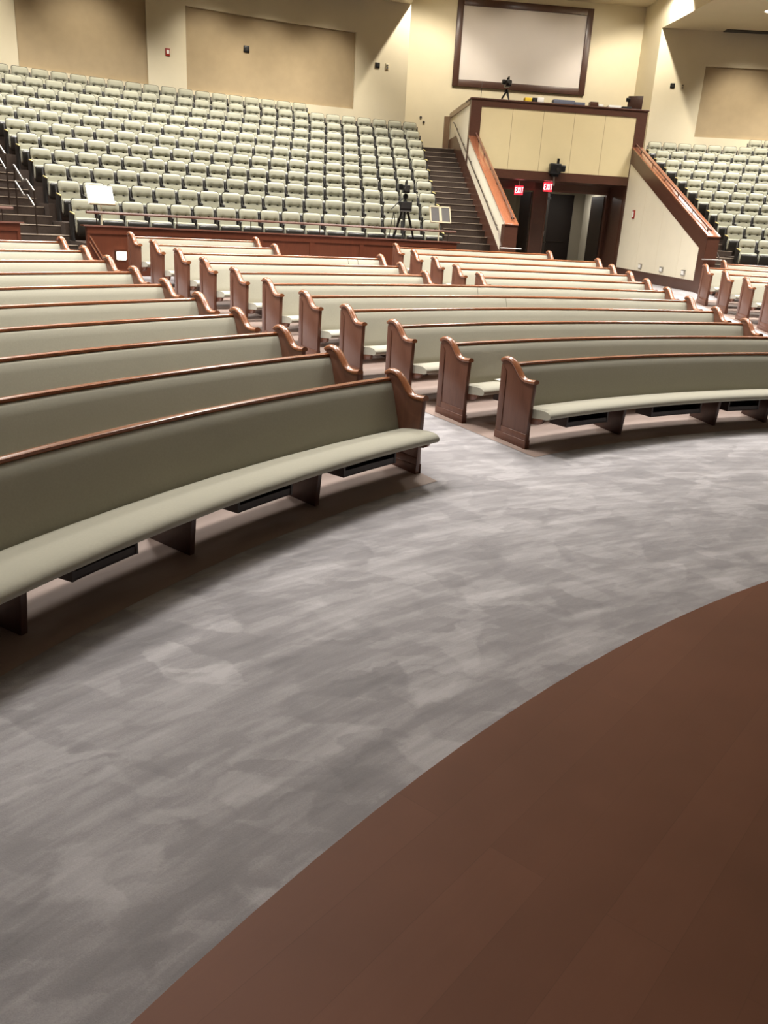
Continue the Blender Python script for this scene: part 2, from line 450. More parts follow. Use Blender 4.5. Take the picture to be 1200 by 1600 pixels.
th = -.6614; Rr = 15.24; er = Vector((sin(th), cos(th), 0)); et = Vector((cos(th), -sin(th), 0))
mb = MB(); mb.box(P(rows(1) - .40, th, fz(rows(1)) + .428), et, er, Vector((0, 0, 1)), (-.11, -.07, 0), (.11, .09, .004))
tag(mb.build('paper_sheet', 'white', origin=P(rows(1) - .40, th, fz(rows(1)) + .428)), 'white paper sheet lying on the seat of the second centre pew', 'paper')

# ------------------------------------------------------------------ seating tiers
RS, DS, ZS, DZ, CW = 26.46, .923, 2.445, .358, .56
HTOP = .86
ZF = lambda k: ZS - HTOP + DZ * k
RK = lambda k: RS + DS * k
DECK_R = 25.1
left_th = lambda k: -.709 + .0004 * k
RIGHT_END = {0: -.3704, 1: -.359, 2: -.349, 3: -.341, 4: -.333, 5: -.325, 6: -.318, 7: -.311, 8: -.305, 9: -.3000, 10: -.407}
RT_LEFT = [-.0255, -.027, -.027, -.0265, -.029, -.0315, -.034, -.038, -.041, -.042, .072]

def platform(t0, t1f, name, label, rows_n, t0f=None):
    mb = MB()
    for k in range(rows_n):
        ra = (DECK_R + .06) if k == 0 else RK(k) - .70
        rb = (RK(k + 1) - .70) if k < rows_n - 1 else 36.2
        z1 = ZF(k); z0 = ZF(k - 1) - .05 if k else .95
        a = t0 if t0f is None else t0f(k)
        mb.arc([(ra, z0), (rb, z0), (rb, z1), (ra, z1)], 0, a, t1f(k), 0)
    return struct(mb.build(name, 'dark_carpet'), label, 'stepped platform')
centre(*BANK_C)
platform(-.7205, lambda k: RIGHT_END[k if k < 10 else 9] + .31 / RK(k), 'floor_main_tier', 'dark carpeted steps under the main bank of chairs', 11)
centre(*MAIN_C)
platform(0, lambda k: .40, 'floor_far_tier', 'dark carpeted steps under the far bank of chairs', 11, lambda k: RT_LEFT[k if k < 10 else 9] - .31 / RK(k))
platform(-1.05, lambda k: -.790, 'floor_left_tier', 'dark carpeted steps beyond the left aisle stairs', 11)

# chair prototype, local frame: x along the row, +y away from the stage
def chair_parts(root, arms):
    o = Vector((0, 0, 0))
    # padded tufted back: a grid displaced forward
    W2, z0, z1 = .247, .38, HTOP; nx, nz = 16, 20
    def fy(x, z):
        rec = -.015 - (z1 - z) * .16
        w = 1 - (abs(x) / W2) ** 6; h = (1 - max(0, (z - .80) / .06) ** 2) if z > .80 else 1
        pad = .062 * max(w, 0) ** .5 * max(h, 0) ** .5
        cz = .635 + .006 * cos(x * 24)
        d = abs(z - cz)
        pad -= (.040 * math.exp(-(d / .020) ** 2) + (.014 if z < cz else 0)) * max(w, 0)
        for bx in (-.115, .115):
            pad -= .040 * math.exp(-((x - bx) ** 2 + (z - .645) ** 2) / .0014)
        pad += .010 * math.exp(-((z - .735) / .07) ** 2)
        return rec - max(pad, 0)
    mb = MB(); vs = []; fs = []
    for j in range(nz + 1):
        z = z0 + (z1 - z0) * j / nz
        for i in range(nx + 1):
            x = -W2 + 2 * W2 * i / nx
            cr = .06; xx = x; zz = z
            if z > z1 - cr:
                lim = W2 - cr + math.sqrt(max(cr * cr - (z - (z1 - cr)) ** 2, 0)); xx = x * lim / W2
            taper = .95 + .05 * (z1 - z) / (z1 - z0)
            vs.append(Vector((xx * taper, fy(x, z), zz)))
    for j in range(nz):
        for i in range(nx):
            a = j * (nx + 1) + i; fs.append((a, a + 1, a + nx + 2, a + nx + 1))
    mb.add(vs, fs); mb.build('backrest', 'chair_fabric', root, smooth=75, origin=o)
    # shell behind the back, outline slightly larger
    def outline(s, cr=.065, n=5):
        pts = [(-.25 - s, z0 - .06), (.25 + s, z0 - .06)]
        top = z1 + s; w = .95 * W2 + s
        for k in range(n + 1):
            a = pi / 2 * k / n; pts.append((w - cr + cr * cos(a), top - cr + cr * sin(a)))
        for k in range(n + 1):
            a = pi / 2 + pi / 2 * k / n; pts.append((-w + cr + cr * cos(a), top - cr + cr * sin(a)))
        return pts
    def yb(z): return -.012 - (z1 - z) * .16
    ol = outline(.005)
    mb = MB(); n = len(ol)
    mb.loft([[Vector((x, yb(z) + d, z)) for x, z in ol] for d in (-.012, .022)])
    mb.build('back_shell', 'shell', root, smooth=40, origin=o)
    # folded-up seat: light cushion with dark pan in front
    prof = [(-.16, .22), (-.14, .38), (-.165, .455), (-.22, .480), (-.275, .474), (-.298, .45), (-.30, .36), (-.28, .19), (-.22, .16)]
    rings = []
    for x, k in ((-.243, .86), (-.236, .95), (-.215, 1), (.215, 1), (.236, .95), (.243, .86)):
        rings.append([Vector((x, -.23 + (y + .23) * k, .32 + (z - .32) * k)) for y, z in prof])
    mb = MB(); mb.loft(rings); mb.build('seat_cushion', 'chair_fabric', root, smooth=60, origin=o)
    prof = [(-.292, .445), (-.320, .452), (-.345, .435), (-.355, .38), (-.335, .16), (-.26, .10), (-.20, .13), (-.25, .16), (-.285, .22)]
    rings = []
    for x, k in ((-.232, .86), (-.222, .96), (-.19, 1), (.19, 1), (.222, .96), (.232, .86)):
        rings.append([Vector((x, -.30 + (y + .30) * k, .25 + (z - .25) * k)) for y, z in prof])
    mb = MB(); mb.loft(rings); mb.build('seat_pan', 'shell', root, smooth=60, origin=o)
    X, Y, Z = Vector((1, 0, 0)), Vector((0, 1, 0)), Vector((0, 0, 1))
    for x, pale_tip in arms: arm(root, x, pale_tip)

def arm(root, x, pale_tip):
    X, Y, Z = Vector((1, 0, 0)), Vector((0, 1, 0)), Vector((0, 0, 1)); o = Vector((0, 0, 0))
    mb = MB()
    mb.prism([Vector((x - .016, y, z)) for y, z in [(-.02, 0), (-.22, 0), (-.22, .03), (-.20, .06), (-.21, .36), (-.26, .50), (-.28, .535), (-.07, .57), (-.035, .735), (.0, .735), (.0, .4)]], X * .032)
    a = mb.build('armrest', 'soft_black', root, origin=o, bevel=.004)
    mb = MB()
    mb.prism([Vector((x - .016, y, z)) for y, z in [(-.05, .575), (-.26, .54), (-.29, .53), (-.29, .555), (-.27, .565), (-.05, .60)]], X * .032)
    mb.build('arm_pad', 'arm_tip' if pale_tip else 'soft_black', a, origin=o, bevel=.006)

def link_copy(o, parent=None):
    c = o.copy(); COL.objects.link(c)
    if parent: c.parent = parent
    for ch in list(o.children): link_copy(ch, c)
    return c

PROTO = {}
def place_chair(R, th, z, label, group, arms):
    if arms not in PROTO:
        PROTO[arms] = c = thing('auditorium_chair', label, 'chair', (0, 0, 0))
        chair_parts(c, arms)
    else:
        c = link_copy(PROTO[arms])
    c.location = P(R, th, z); c.rotation_euler = (0, 0, -th)
    return tag(c, label, 'chair', group)
A_MID, A_BOTH, A_PALE = ((-.28, False),), ((-.28, False), (.28, True)), ((-.28, True),)  # arms at the row ends carry a pale wood tip
nch = 0
centre(*BANK_C)
cm_c, sm_c, cp, sp = cos(PITCH), sin(PITCH), cos(ROLL), sin(ROLL)
camf = Vector((0, cm_c, -sm_c)); r0 = Vector((1, 0, 0)); u0 = r0.cross(camf)
camr = r0 * cp + u0 * sp; camu = u0 * cp - r0 * sp
def px(p):
    d = p - Vector((0, 0, HC)); w = d.dot(camf)
    return 600 + FPX * d.dot(camr) / w, 800 - FPX * d.dot(camu) / w
for k in range(11):
    R = RK(k); d = CW / R
    n = int(round((RIGHT_END[k] - left_th(k)) / d)) + 1
    for i in range(n):
        th = RIGHT_END[k] - i * d
        x, y = px(P(R, th, ZF(k) + .6))
        if x < -26: break
        end = A_BOTH if i == 0 else A_PALE if i == n - 1 else A_MID
        place_chair(R, th, ZF(k), f'pale green tufted chair, main bank row {NUM[k]}, {ORD[i]} from the booth end of the row', 'chairs of the main bank', end)
        nch += 1
centre(*MAIN_C)
for k in range(11):
    R = RK(k); d = CW / R
    for i in range(12):
        th = RT_LEFT[k] + i * d
        x, y = px(P(R, th, ZF(k) + .6))
        if x > 1225: break
        place_chair(R, th, ZF(k), f'pale green tufted chair, far bank row {NUM[k]}, {ORD[i]} from the booth end of the row', 'chairs of the far bank', A_PALE if i == 0 else A_MID)
        nch += 1
print('CHAIRS', nch)

# ------------------------------------------------------------------ tier front walls and rails
def tier_wall(name, t0, t1, label, end0=True, end1=True):
    R = DECK_R; zb, zt = .95, 1.93
    mb = MB()
    mb.arc([(0, zb), (.07, zb), (.07, zt), (0, zt)], R, t0, t1)
    w = mb.build(name, 'cherry')
    struct(w, label, 'panelled wall')
    mb = MB()
    n = max(1, round((t1 - t0) * R / 1.30)); e = .06 / R
    for i in range(n + 1):
        t = t0 + (t1 - t0) * i / n
        a, b = max(t0, t - e), min(t1, t + e)
        mb.arc([(-.02, zb), (0, zb), (0, zt), (-.02, zt)], R, a, b)
    mb.arc([(-.022, zt - .14), (0, zt - .14), (0, zt), (-.022, zt)], R, t0, t1)
    mb.arc([(-.025, zb), (0, zb), (0, zb + .17), (-.025, zb + .17)], R, t0, t1)
    mb.build('panel_frame', 'cherry_dark', w)
    mb = MB(); mb.arc([(-.05, zt), (.13, zt), (.13, zt + .025), (-.04, zt + .028)], R, t0 - .003, t1 + .003)
    mb.build('ledge', 'cherry_dark', w)
    return w
tier_wall('wall_main_tier', -.7415, -.3775, 'cherry wood panelled wall below the main bank of chairs')
tier_wall('wall_left_tier', -1.05, -.7935, 'cherry wood panelled wall left of the left aisle stairs')
tier_wall('wall_far_tier', .000, .40, 'cherry wood panelled wall below the far bank of chairs')

def tier_rail(t0, t1, label):
    R = DECK_R + .03
    root = thing('handrail', label, 'handrail', P(R, (t0 + t1) / 2, 1.955), 0, 'wooden rails on the tier walls')
    mb = MB(); mb.arc([(-.028, 2.17), (.028, 2.17), (.034, 2.195), (.02, 2.222), (-.02, 2.222), (-.034, 2.195)], R, t0, t1)
    mb.build('rail', 'pew_wood', root, smooth=40)
    n = max(2, round((t1 - t0) * R / 1.7))
    for i in range(n + 1):
        t = t0 + .008 + (t1 - t0 - .016) * i / n
        mb = MB(); mb.tube([P(R, t, 1.955), P(R, t, 2.175)], .010)
        mb.build('post', 'dark_metal', root)
        mb.v and None
tier_rail(-.7405, -.3790, 'long wooden handrail on the cherry wall below the main bank')
tier_rail(-1.05, -.797, 'wooden handrail on the wall left of the aisle stairs')
tier_rail(-.004, .40, 'wooden handrail on the wall below the far bank')

# sloped stringer trims on the aisle end of the main tier wall
for nm, a, b, lab in (('trim_1', (-.7395, 1.74), (-.7305, 1.355), 'upper sloping cherry trim strip at the tier wall corner'), ('trim_2', (-.7402, 1.64), (-.7318, 1.28), 'lower sloping cherry trim strip at the tier wall corner')):
    mb = MB(); mb.tube([P(DECK_R - .035, a[0], a[1]), P(DECK_R - .035, b[0], b[1])], .016, 6)
    struct(mb.build(nm, 'pew_cap'), lab, 'trim')

# step light on the tier wall
r = thing('step_light', 'bright glowing step light low on the cherry tier wall', 'light', P(DECK_R - .03, -.7145, 1.30))
thl = -.7145; er = Vector((sin(thl), cos(thl), 0)); et = Vector((cos(thl), -sin(thl), 0))
mb = MB(); mb.box(P(DECK_R, thl, 1.30), et, er, Vector((0, 0, 1)), (-.12, -.035, -.015), (.12, 0, .175)); mb.build('housing', 'dark_metal', r, bevel=.005)
mb = MB(); mb.box(P(DECK_R, thl, 1.30), et, er, Vector((0, 0, 1)), (-.105, -.075, .0), (.105, -.036, .16)); mb.build('lens', 'step_glow', r, bevel=.035)

# ------------------------------------------------------------------ stairs
def stairs_uv(u0, u1, n, name, label):
    mb = MB(); nb = MB()
    for i in range(n):
        v = -.32 + .4615 * i; z = 1.179 + .179 * i
        ve = v + .4615 if i < n - 1 else 13.0
        mb.ubox(u0, u1, v, ve, z - .179 - (.0 if i == 0 else .02), z)
        nb.ubox(u0, u1, v - .012, v + .045, z - .012, z + .004)
    s = mb.build(name, 'dark_carpet'); struct(s, label, 'stairs')
    nb.build('step_nosing', 'nosing', s)['kind'] = 'stuff'
    return s
stairs_uv(-4.75, -2.95, 22, 'stair_booth', 'dark carpeted stairs between the main bank and the sound booth')
stairs_uv(2.95, 4.45, 22, 'stair_far', 'dark carpeted stairs between the booth wall and the far bank')
def stairs_arc(t0, t1, n, name, label):
    mb = MB(); nb = MB()
    for i in range(n):
        R = 25.25 + .4615 * i; z = .97 + .179 * (i + 1)
        Re = R + .4615 if i < n - 1 else 36.2
        mb.arc([(R, z - .2), (Re, z - .2), (Re, z), (R, z)], 0, t0, t1)
        nb.arc([(R - .012, z - .012), (R + .045, z - .012), (R + .045, z + .004), (R - .012, z + .004)], 0, t0, t1)
    s = mb.build(name, 'dark_carpet'); struct(s, label, 'stairs')
    nb.build('step_nosing', 'nosing', s)['kind'] = 'stuff'
stairs_arc(-.7905, -.7325, 20, 'stair_left', 'dark carpeted aisle stairs at the left end of the main bank')

# centre handrails of the left aisle stairs: two stepped steel rails
def aisle_rail(upper, lower, th, label):
    root = thing('handrail', label, 'handrail', P(upper[-1][0], th, .97 + .179 * (int((upper[-1][0] - 25.25) / .4615) + 1)), 0, 'steel rails on the aisle stairs')
    for pts in (upper, lower):
        mb = MB(); mb.tube([P(R, th, z) for R, z in pts], .022, 8); mb.build('rail', 'metal', root, smooth=60)
    for R, z in (upper[0], upper[-1]):
        zb = .97 + .179 * (int((R - 25.25) / .4615) + 1)
        mb = MB(); mb.tube([P(R, th, zb), P(R, th, z)], .018, 8); mb.build('post', 'dark_metal', root)
aisle_rail([(27.70, 3.04), (27.24, 2.74), (27.04, 2.75), (26.68, 2.54)], [(27.70, 2.72), (27.24, 2.43), (27.05, 2.45), (26.68, 2.22)], -.757, 'lower cranked double steel handrail on the left aisle stairs')
aisle_rail([(29.10, 3.86), (28.60, 3.53), (28.45, 3.43), (28.16, 3.26)], [(29.10, 3.54), (28.60, 3.22), (28.45, 3.12), (28.16, 2.93)], -.757, 'upper double steel handrail on the left aisle stairs')

# ------------------------------------------------------------------ sound booth
V0, VB, ZT = -.15, 6.5, 6.22
CAPZ = lambda v: 2.48 + (v - V0) * .4015
for s, nm, lab in ((-1, 'wall_booth_left', 'sloping cream stair wall left of the booth doors'), (1, 'wall_booth_right', 'sloping cream stair wall right of the booth doors')):
    ua, ub = (-2.93, -2.62) if s < 0 else (2.62, 2.93)
    o0 = lambda u, v, z: UV(u, v, z)
    mb = MB()
    mb.prism([UV(ua, v, z) for v, z in [(V0 + .1, .9), (10.9, .9), (10.9, ZT - .1), (VB, ZT - .1), (VB, CAPZ(VB) - .05), (V0 + .1, CAPZ(V0 + .1) - .05)]], AXN * (ub - ua))
    w = mb.build(nm, 'cream_light'); struct(w, lab, 'wall')
    # newel post
    mb = MB(); mb.ubox(ua - .02, ub + .02, V0, V0 + .40, .90, CAPZ(V0) - .03)
    mb.build('newel', 'booth_wood', w)
    # brown band under the cap, base band on the inner face
    mb = MB()
    inner = ub if s < 0 else ua; d = .015 if s < 0 else -.015
    mb.prism([UV(inner, v, z) for v, z in [(V0, CAPZ(V0) - .05), (VB, CAPZ(VB) - .05), (VB, CAPZ(VB) - .50), (V0 + .40, CAPZ(V0 + .4) - .50), (V0, CAPZ(V0) - .4)]], AXN * d)
    mb.build('cap_fascia', 'booth_wood', w)
    mb = MB()
    mb.prism([UV(inner, v, z) for v, z in [(V0 + .3, .9), (7.8, .9), (7.8, 1.30), (V0 + .3, 1.27)]], AXN * d)
    mb.build('base_band', 'booth_wood', w)
    if s > 0:
        for v in (1.5, 3.1, 4.7):
            mb = MB(); mb.ubox(inner - .0015, inner + .004, v - .004, v + .004, 1.28, CAPZ(v) - .5); mb.build('panel_joint', 'cream', w)
    # stair-side skirt
    outer = ua if s < 0 else ub
    mb = MB()
    sk = lambda v: 1.74 + .395 * (v - .22)
    mb.prism([UV(outer, v, z) for v, z in [(V0 + .3, .9), (10.9, .9), (10.9, 5.36), (9.2, 5.36), (V0 + .3, sk(V0 + .3))]], AXN * (-d))
    mb.build('stair_skirt', 'booth_wood', w)
    # top cap
    mb = MB()
    mb.prism([UV(ua - .03, v, z) for v, z in [(V0 - .03, CAPZ(V0) - .05), (V0 - .03, CAPZ(V0 - .03)), (VB, CAPZ(VB)), (VB, CAPZ(VB) - .05)]], AXN * (ub - ua + .06))
    mb.build('wall_cap', 'cap_wood', w, bevel=.01)
    # handrail lying above the cap
    uc = (ua + ub) / 2
    hr = thing('handrail', 'slim wooden handrail along the sloping cap ' + ('left' if s < 0 else 'right') + ' of the booth doors', 'handrail', UV(uc, 0, CAPZ(0)), 0, 'handrails on the sloping caps')
    mb = MB(); mb.tube([UV(uc + .06 * (-s), v, CAPZ(v) + .085) for v in (-.05, VB)], .026, 8); mb.build('rail', 'pew_wood', hr, smooth=60)
    for i in range(6):
        v = .15 + 1.15 * i
        mb = MB(); mb.tube([UV(uc + .06 * (-s), v, CAPZ(v) - .004), UV(uc + .06 * (-s), v, CAPZ(v) + .07)], .018, 8); mb.build('bracket', 'dark_metal', hr)
    # end guard rail at the newel
    g = thing('guard_rail', 'short horizontal steel rail at the foot of the ' + ('left' if s < 0 else 'right') + ' booth stair wall', 'rail', UV(uc, V0, 1.88))
    mb = MB(); mb.tube([UV(ua - .10, V0 - .06, 1.86), UV(ub + .16, V0 - .06, 1.86)], .017, 8); mb.build('rail', 'metal', g)
    mb = MB(); mb.tube([UV(uc, V0 - .06, 1.86), UV(uc, V0 + .01, 1.86)], .012, 6); mb.build('bracket', 'metal', g)
    o = ua - .085 if s < 0 else ub + .085
    mb = MB(); mb.tube([UV(o, V0 - .06, 1.86), UV(o, V0 - .05, 1.90), UV(o, .35, 2.32)], .014, 8); mb.build('side_rail', 'dark_metal', g)
    # rail along the stair side
    sr = thing('handrail', 'thin dark handrail running up the stair side of the ' + ('left' if s < 0 else 'right') + ' booth wall', 'handrail', UV(o, 0, 2.1))
    z_of = lambda v: 2.15 + .39 * v
    mb = MB(); mb.tube([UV(o, v, z_of(v)) for v in (.4, 9.3)] + [UV(o, 9.6, z_of(9.3) + .05)], .02, 8); mb.build('rail', 'dark_metal', sr)
    for i in range(6):
        v = .8 + 1.6 * i
        mb = MB(); mb.tube([UV(o, v, z_of(v)), UV(outer - d, v, z_of(v) - .05)], .012, 6); mb.build('bracket', 'dark_metal', sr)

# booth body
mb = MB(); mb.ubox(-2.93, 2.93, VB, VB + .18, 4.0, ZT - .05)
bw = mb.build('wall_booth_front', 'booth_panel'); struct(bw, 'pale yellow panelled front wall of the raised sound booth', 'wall')
for i in range(1, 5):
    u = -2.6 + 5.2 * i / 5
    mb = MB(); mb.ubox(u - .008, u + .008, VB - .003, VB + .01, 4.2, 6.03); mb.build('panel_joint', 'tan', bw)
mb = MB()
mb.ubox(-2.95, -2.60, VB - .03, VB + .2, 3.9, ZT); mb.ubox(2.60, 2.95, VB - .03, VB + .2, .95, ZT)
mb.ubox(-2.60, 2.60, VB - .03, VB + .2, 6.03, ZT); mb.ubox(-2.60, 2.60, VB - .03, VB + .2, 3.93, 4.20)
mb.build('booth_frame', 'booth_wood', bw)
mb = MB(); mb.ubox(-2.98, 2.98, VB - .07, VB + .95, ZT, ZT + .05); mb.build('counter', 'booth_wood', bw, bevel=.008)
mb = MB(); mb.ubox(-2.93, 2.93, VB + .15, 13.0, 3.93, 4.0); struct(mb.build('ceiling_booth_entry', 'booth_wood'), 'dark wooden soffit under the booth', 'soffit')
mb = MB(); mb.ubox(-2.90, 2.90, VB + .2, 13.0, 4.0, 4.9); struct(mb.build('floor_booth', 'dark_carpet'), 'raised floor inside the sound booth', 'floor')
# booth side top rims
for s in (-1, 1):
    ua, ub = (-2.96, -2.60) if s < 0 else (2.60, 2.96)
    mb = MB(); mb.ubox(ua, ub, VB + .2, 10.95, ZT - .12, ZT + .05); struct(mb.build('trim_booth_side', 'lit_wood'), 'brown wooden rim along the ' + ('stair' if s < 0 else 'far') + ' side of the booth', 'trim')
# gate at the top of the left stairs
mb = MB(); mb.ubox(-3.16, -2.96, 10.75, 10.92, 4.94, 6.15)
struct(mb.build('trim_booth_gate', 'lit_wood'), 'brown wooden post panel at the top of the booth stairs', 'post')

# door wall
VD = 8.0
mb = MB()
mb.ubox(-2.62, -2.50, VD, VD + .15, .95, 3.93); mb.ubox(2.50, 2.62, VD, VD + .15, .95, 3.93)
mb.ubox(-.17, .28, VD, VD + .15, .95, 3.93); mb.ubox(-2.62, 2.62, VD, VD + .15, 3.72, 3.93)
dw = mb.build('wall_door', 'booth_wood'); struct(dw, 'brown wood wall with two doorways under the booth', 'wall')
mb = MB()
for u in (-.20, .28): mb.ubox(u, u + .035, VD - .02, VD + .16, .95, 3.70)
for a, b in ((-2.5, -.17), (.28, 2.5)): mb.ubox(a, b, VD - .02, VD + .16, 3.66, 3.72)
mb.ubox(2.46, 2.50, VD - .02, VD + .16, .95, 3.70); mb.ubox(-2.50, -2.46, VD - .02, VD + .16, .95, 3.70)
mb.build('door_casing', 'pew_wood', dw)
# recess side walls
for a, b, nm in ((-2.62, -2.58, 'wall_recess_left'), (2.585, 2.62, 'wall_recess_right')):
    mb = MB(); mb.ubox(a, b, VB + .2, VD, .95, 3.93); struct(mb.build(nm, 'booth_wood'), 'dark wooden side of the door recess, ' + ('stair' if a < 0 else 'far') + ' side', 'wall')
# vestibule behind
mb = MB(); mb.ubox(-2.7, 4.6, 12.0, 12.1, .95, 3.93); struct(mb.build('wall_vestibule', 'cream'), 'cream vestibule wall seen through the doorways', 'wall')
mb = MB(); mb.ubox(4.5, 4.6, VD + .15, 12.0, .95, 3.93); struct(mb.build('wall_vestibule_right', 'cream'), 'cream side wall of the vestibule', 'wall')
mb = MB(); mb.ubox(.15, .25, VD + .8, 12.0, .95, 3.93); struct(mb.build('wall_vestibule_divider', 'cream'), 'cream divider wall between the two vestibules', 'wall')
def door(name, hinge_u, hinge_v, w, ang, label, hinge_side=1, z1=3.62):
    # leaf starting at the hinge going along direction ang (measured from +u toward +v)
    ax = (AXN * cos(ang) + AXD * sin(ang)); ay = Vector((-ax.y, ax.x, 0)); o = UV(hinge_u, hinge_v, 0)
    mb = MB(); mb.box(o, ax, ay, Vector((0, 0, 1)), (0, -.022, .97), (w, .022, z1))
    d = mb.build(name, 'rack_wood'); struct(d, label, 'door')
    for h in (1.35, 2.25, 3.3):
        mb = MB(); mb.box(o, ax, ay, Vector((0, 0, 1)), (-.015, -.035, h - .09), (.03, -.02, h + .09)); mb.build('hinge', 'metal', d)
    mb = MB(); mb.tube([o + ax * (w - .25) - ay * .06 + Vector((0, 0, 1.95)), o + ax * .12 - ay * .06 + Vector((0, 0, 1.95))], .02, 6); mb.build('push_bar', 'dark_metal', d)
    mb = MB(); mb.box(o, ax, ay, Vector((0, 0, 1)), (.3, -.06, z1 - .2), (.62, -.022, z1 - .12)); mb.build('door_closer', 'grey_plate', d)
    return d
door('door_1', 2.44, VD + .12, 1.0, radians(97), 'open dark wooden door leaf at the right doorway under the booth')
door('door_2', .34, VD + .12, 1.0, radians(70), 'open dark wooden door leaf by the post of the right doorway')
door('door_3', -.24, VD + .12, 1.0, radians(97), 'open dark wooden door leaf at the left doorway under the booth')
door('door_4', .95, 11.97, 1.55, 0, 'closed dark double door at the back of the vestibule', z1=3.75)
door('door_5', -2.0, 11.97, 1.25, 0, 'closed dark door at the back of the left vestibule', z1=3.75)

# exit signs
STROKES = {
    'E': [((0, 0), (0, 1)), ((0, 0), (.6, 0)), ((0, .5), (.5, .5)), ((0, 1), (.6, 1))],
    'X': [((0, 0), (.65, 1)), ((0, 1), (.65, 0))],
    'I': [((.1, 0), (.1, 1))],
    'T': [((.33, 0), (.33, 1)), ((0, 1), (.66, 1))]}
def exit_sign(u, v, z, label):
    w, h = .30, .30
    r = thing('exit_sign', label, 'sign', UV(u, v, z - h / 2), 0, 'red exit signs')
    mb = MB(); mb.ubox(u - w / 2, u + w / 2, v - .03, v + .03, z - h / 2, z + h / 2); mb.build('sign_box', 'exit_red', r, bevel=.01)
    mb = MB(); x = u - .128
    for c in 'EXIT':
        for a, b in STROKES[c]:
            pa = UV(x + a[0] * .085, v - .034, z - .085 + a[1] * .17); pb = UV(x + b[0] * .085, v - .034, z - .085 + b[1] * .17)
            mb.tube([pa, pb], .010, 4)
        x += .026 + .085 * (.25 if c == 'I' else .66)
    mb.build('lettering', 'exit_white', r)
    mb = MB(); mb.tube([UV(u, v, z + h / 2), UV(u, v, 3.935)], .014, 6); mb.build('hanger', 'metal', r)
exit_sign(-.86, 7.5, 3.62, 'red EXIT sign over the left doorway under the booth')
exit_sign(.0, 6.95, 3.76, 'red EXIT sign hanging below the black camera by the central post')

# black robotic camera on the booth fascia
r = thing('mounted_camera', 'black robotic camera mounted on the brown band of the booth front', 'camera', UV(.02, VB - .03, 4.10))
mb = MB(); mb.ubox(-.10, .14, VB - .20, VB - .04, 4.06, 4.13); mb.build('bracket', 'black', r)
mb = MB(); mb.ubox(-.19, .18, VB - .34, VB - .06, 4.13, 4.46); mb.build('camera_body', 'black', r, bevel=.03)
mb = MB(); mb.ubox(.02, .34, VB - .30, VB - .10, 4.22, 4.42); mb.build('camera_head', 'black', r, bevel=.03)
mb = MB(); mb.tube([UV(.05, VB - .34, 4.28), UV(.05, VB - .46, 4.26)], .055, 10); mb.build('lens', 'soft_black', r)
mb = MB(); mb.tube([UV(.08, VB - .2, 4.44), UV(.09, VB - .2, 4.62)], .045, 8); mb.build('antenna', 'black', r)
mb = MB(); mb.tube([UV(.02, VB - .12, 4.07), UV(.04, VB - .12, 3.78)], .03, 8); mb.build('stem', 'metal', r)

# ------------------------------------------------------------------ things on the booth ledge
ZC = ZT + .05
def tripod(base, h, spread, label, camera_label, monitor_label=None, az0=.3, s=1.0):
    r = thing('camera_tripod', label, 'tripod', base)
    Z = Vector((0, 0, 1))
    hub = base + Z * h * .86
    for i in range(3):
        a = az0 + i * 2 * pi / 3; foot = base + Vector((cos(a), sin(a), 0)) * spread
        mb = MB(); mid = (hub + foot) / 2
        mb.tube([hub, mid, foot], [.032 * s, .026 * s, .018 * s], 8); mb.build('leg', 'black', r)
    mb = MB(); mb.tube([base + Z * h * .45, base + Z * h * .9], .025 * min(h, 1.2), 8); mb.build('centre_column', 'soft_black', r)
    mb = MB(); mb.sphere(base + Z * h * .92, .07 * min(h, 1)); mb.build('fluid_head', 'black', r, smooth=True)
    mb = MB(); mb.tube([base + Z * h * .93, base + Z * h * .72 + (camr * -.32 * min(h, 1.1)) - AXD * .1], .014, 6); mb.build('pan_handle', 'black', r)
    top = base + Z * (h * .92 + .075)
    c = thing('video_camera', camera_label, 'camera', top)
    mb = MB(); mb.box(top, AXN, AXD, Z, (-.075 * s, -.16 * s, 0), (.075 * s, .18 * s, .16 * s)); mb.build('camera_body', 'black', c, bevel=.015)
    mb = MB(); mb.tube([top + Z * .08 * s - AXD * .16 * s, top + Z * .08 * s - AXD * .30 * s], .055 * s, 12); mb.build('lens', 'soft_black', c)
    mb = MB(); mb.tube([top + Z * .17 * s + AXD * .1 * s, top + Z * .24 * s + AXD * .05 * s, top + Z * .24 * s - AXD * .1 * s, top + Z * .16 * s - AXD * .12 * s], .02 * s, 8); mb.build('carry_handle', 'black', c)
    mb = MB(); mb.box(top, AXN, AXD, Z, (-.16 * s, -.02 * s, .06 * s), (-.07 * s, .10 * s, .18 * s)); mb.build('viewfinder', 'black', c, bevel=.01)
    if monitor_label:
        p = base + Z * 1.15 - AXD * .22
        m = thing('field_monitor', monitor_label, 'monitor', p)
        mb = MB(); mb.box(p, AXN, AXD, Z, (-.15, -.03, -.12), (.15, .03, .10)); mb.build('monitor_case', 'black', m, bevel=.012)
        mb = MB(); mb.box(p, AXN, AXD, Z, (-.13, -.034, -.055), (.13, -.029, .085)); mb.build('screen', 'soft_black', m)
        mb = MB(); mb.box(p, AXN, AXD, Z, (-.13, -.11, -.13), (.13, -.02, -.11)); mb.build('shelf', 'grey_plate', m)
        mb = MB(); mb.tube([p + AXD * .03, p + AXD * .06], .02, 8); mb.build('clamp', 'soft_black', m)
    return r
tripod(UV(-1.72, 6.95, ZC), .40, .20, 'small black tripod standing on the booth ledge', 'small black camera on the booth ledge tripod', az0=.9, s=1.15)
tb = P(25.62, -.4275, ZF(0))
tripod(tb, 1.50, .42, 'tall black video tripod on the deck before the first chair row', 'black video camera on the tall deck tripod', 'black field monitor clamped to the tall deck tripod', az0=.45, s=1.15)
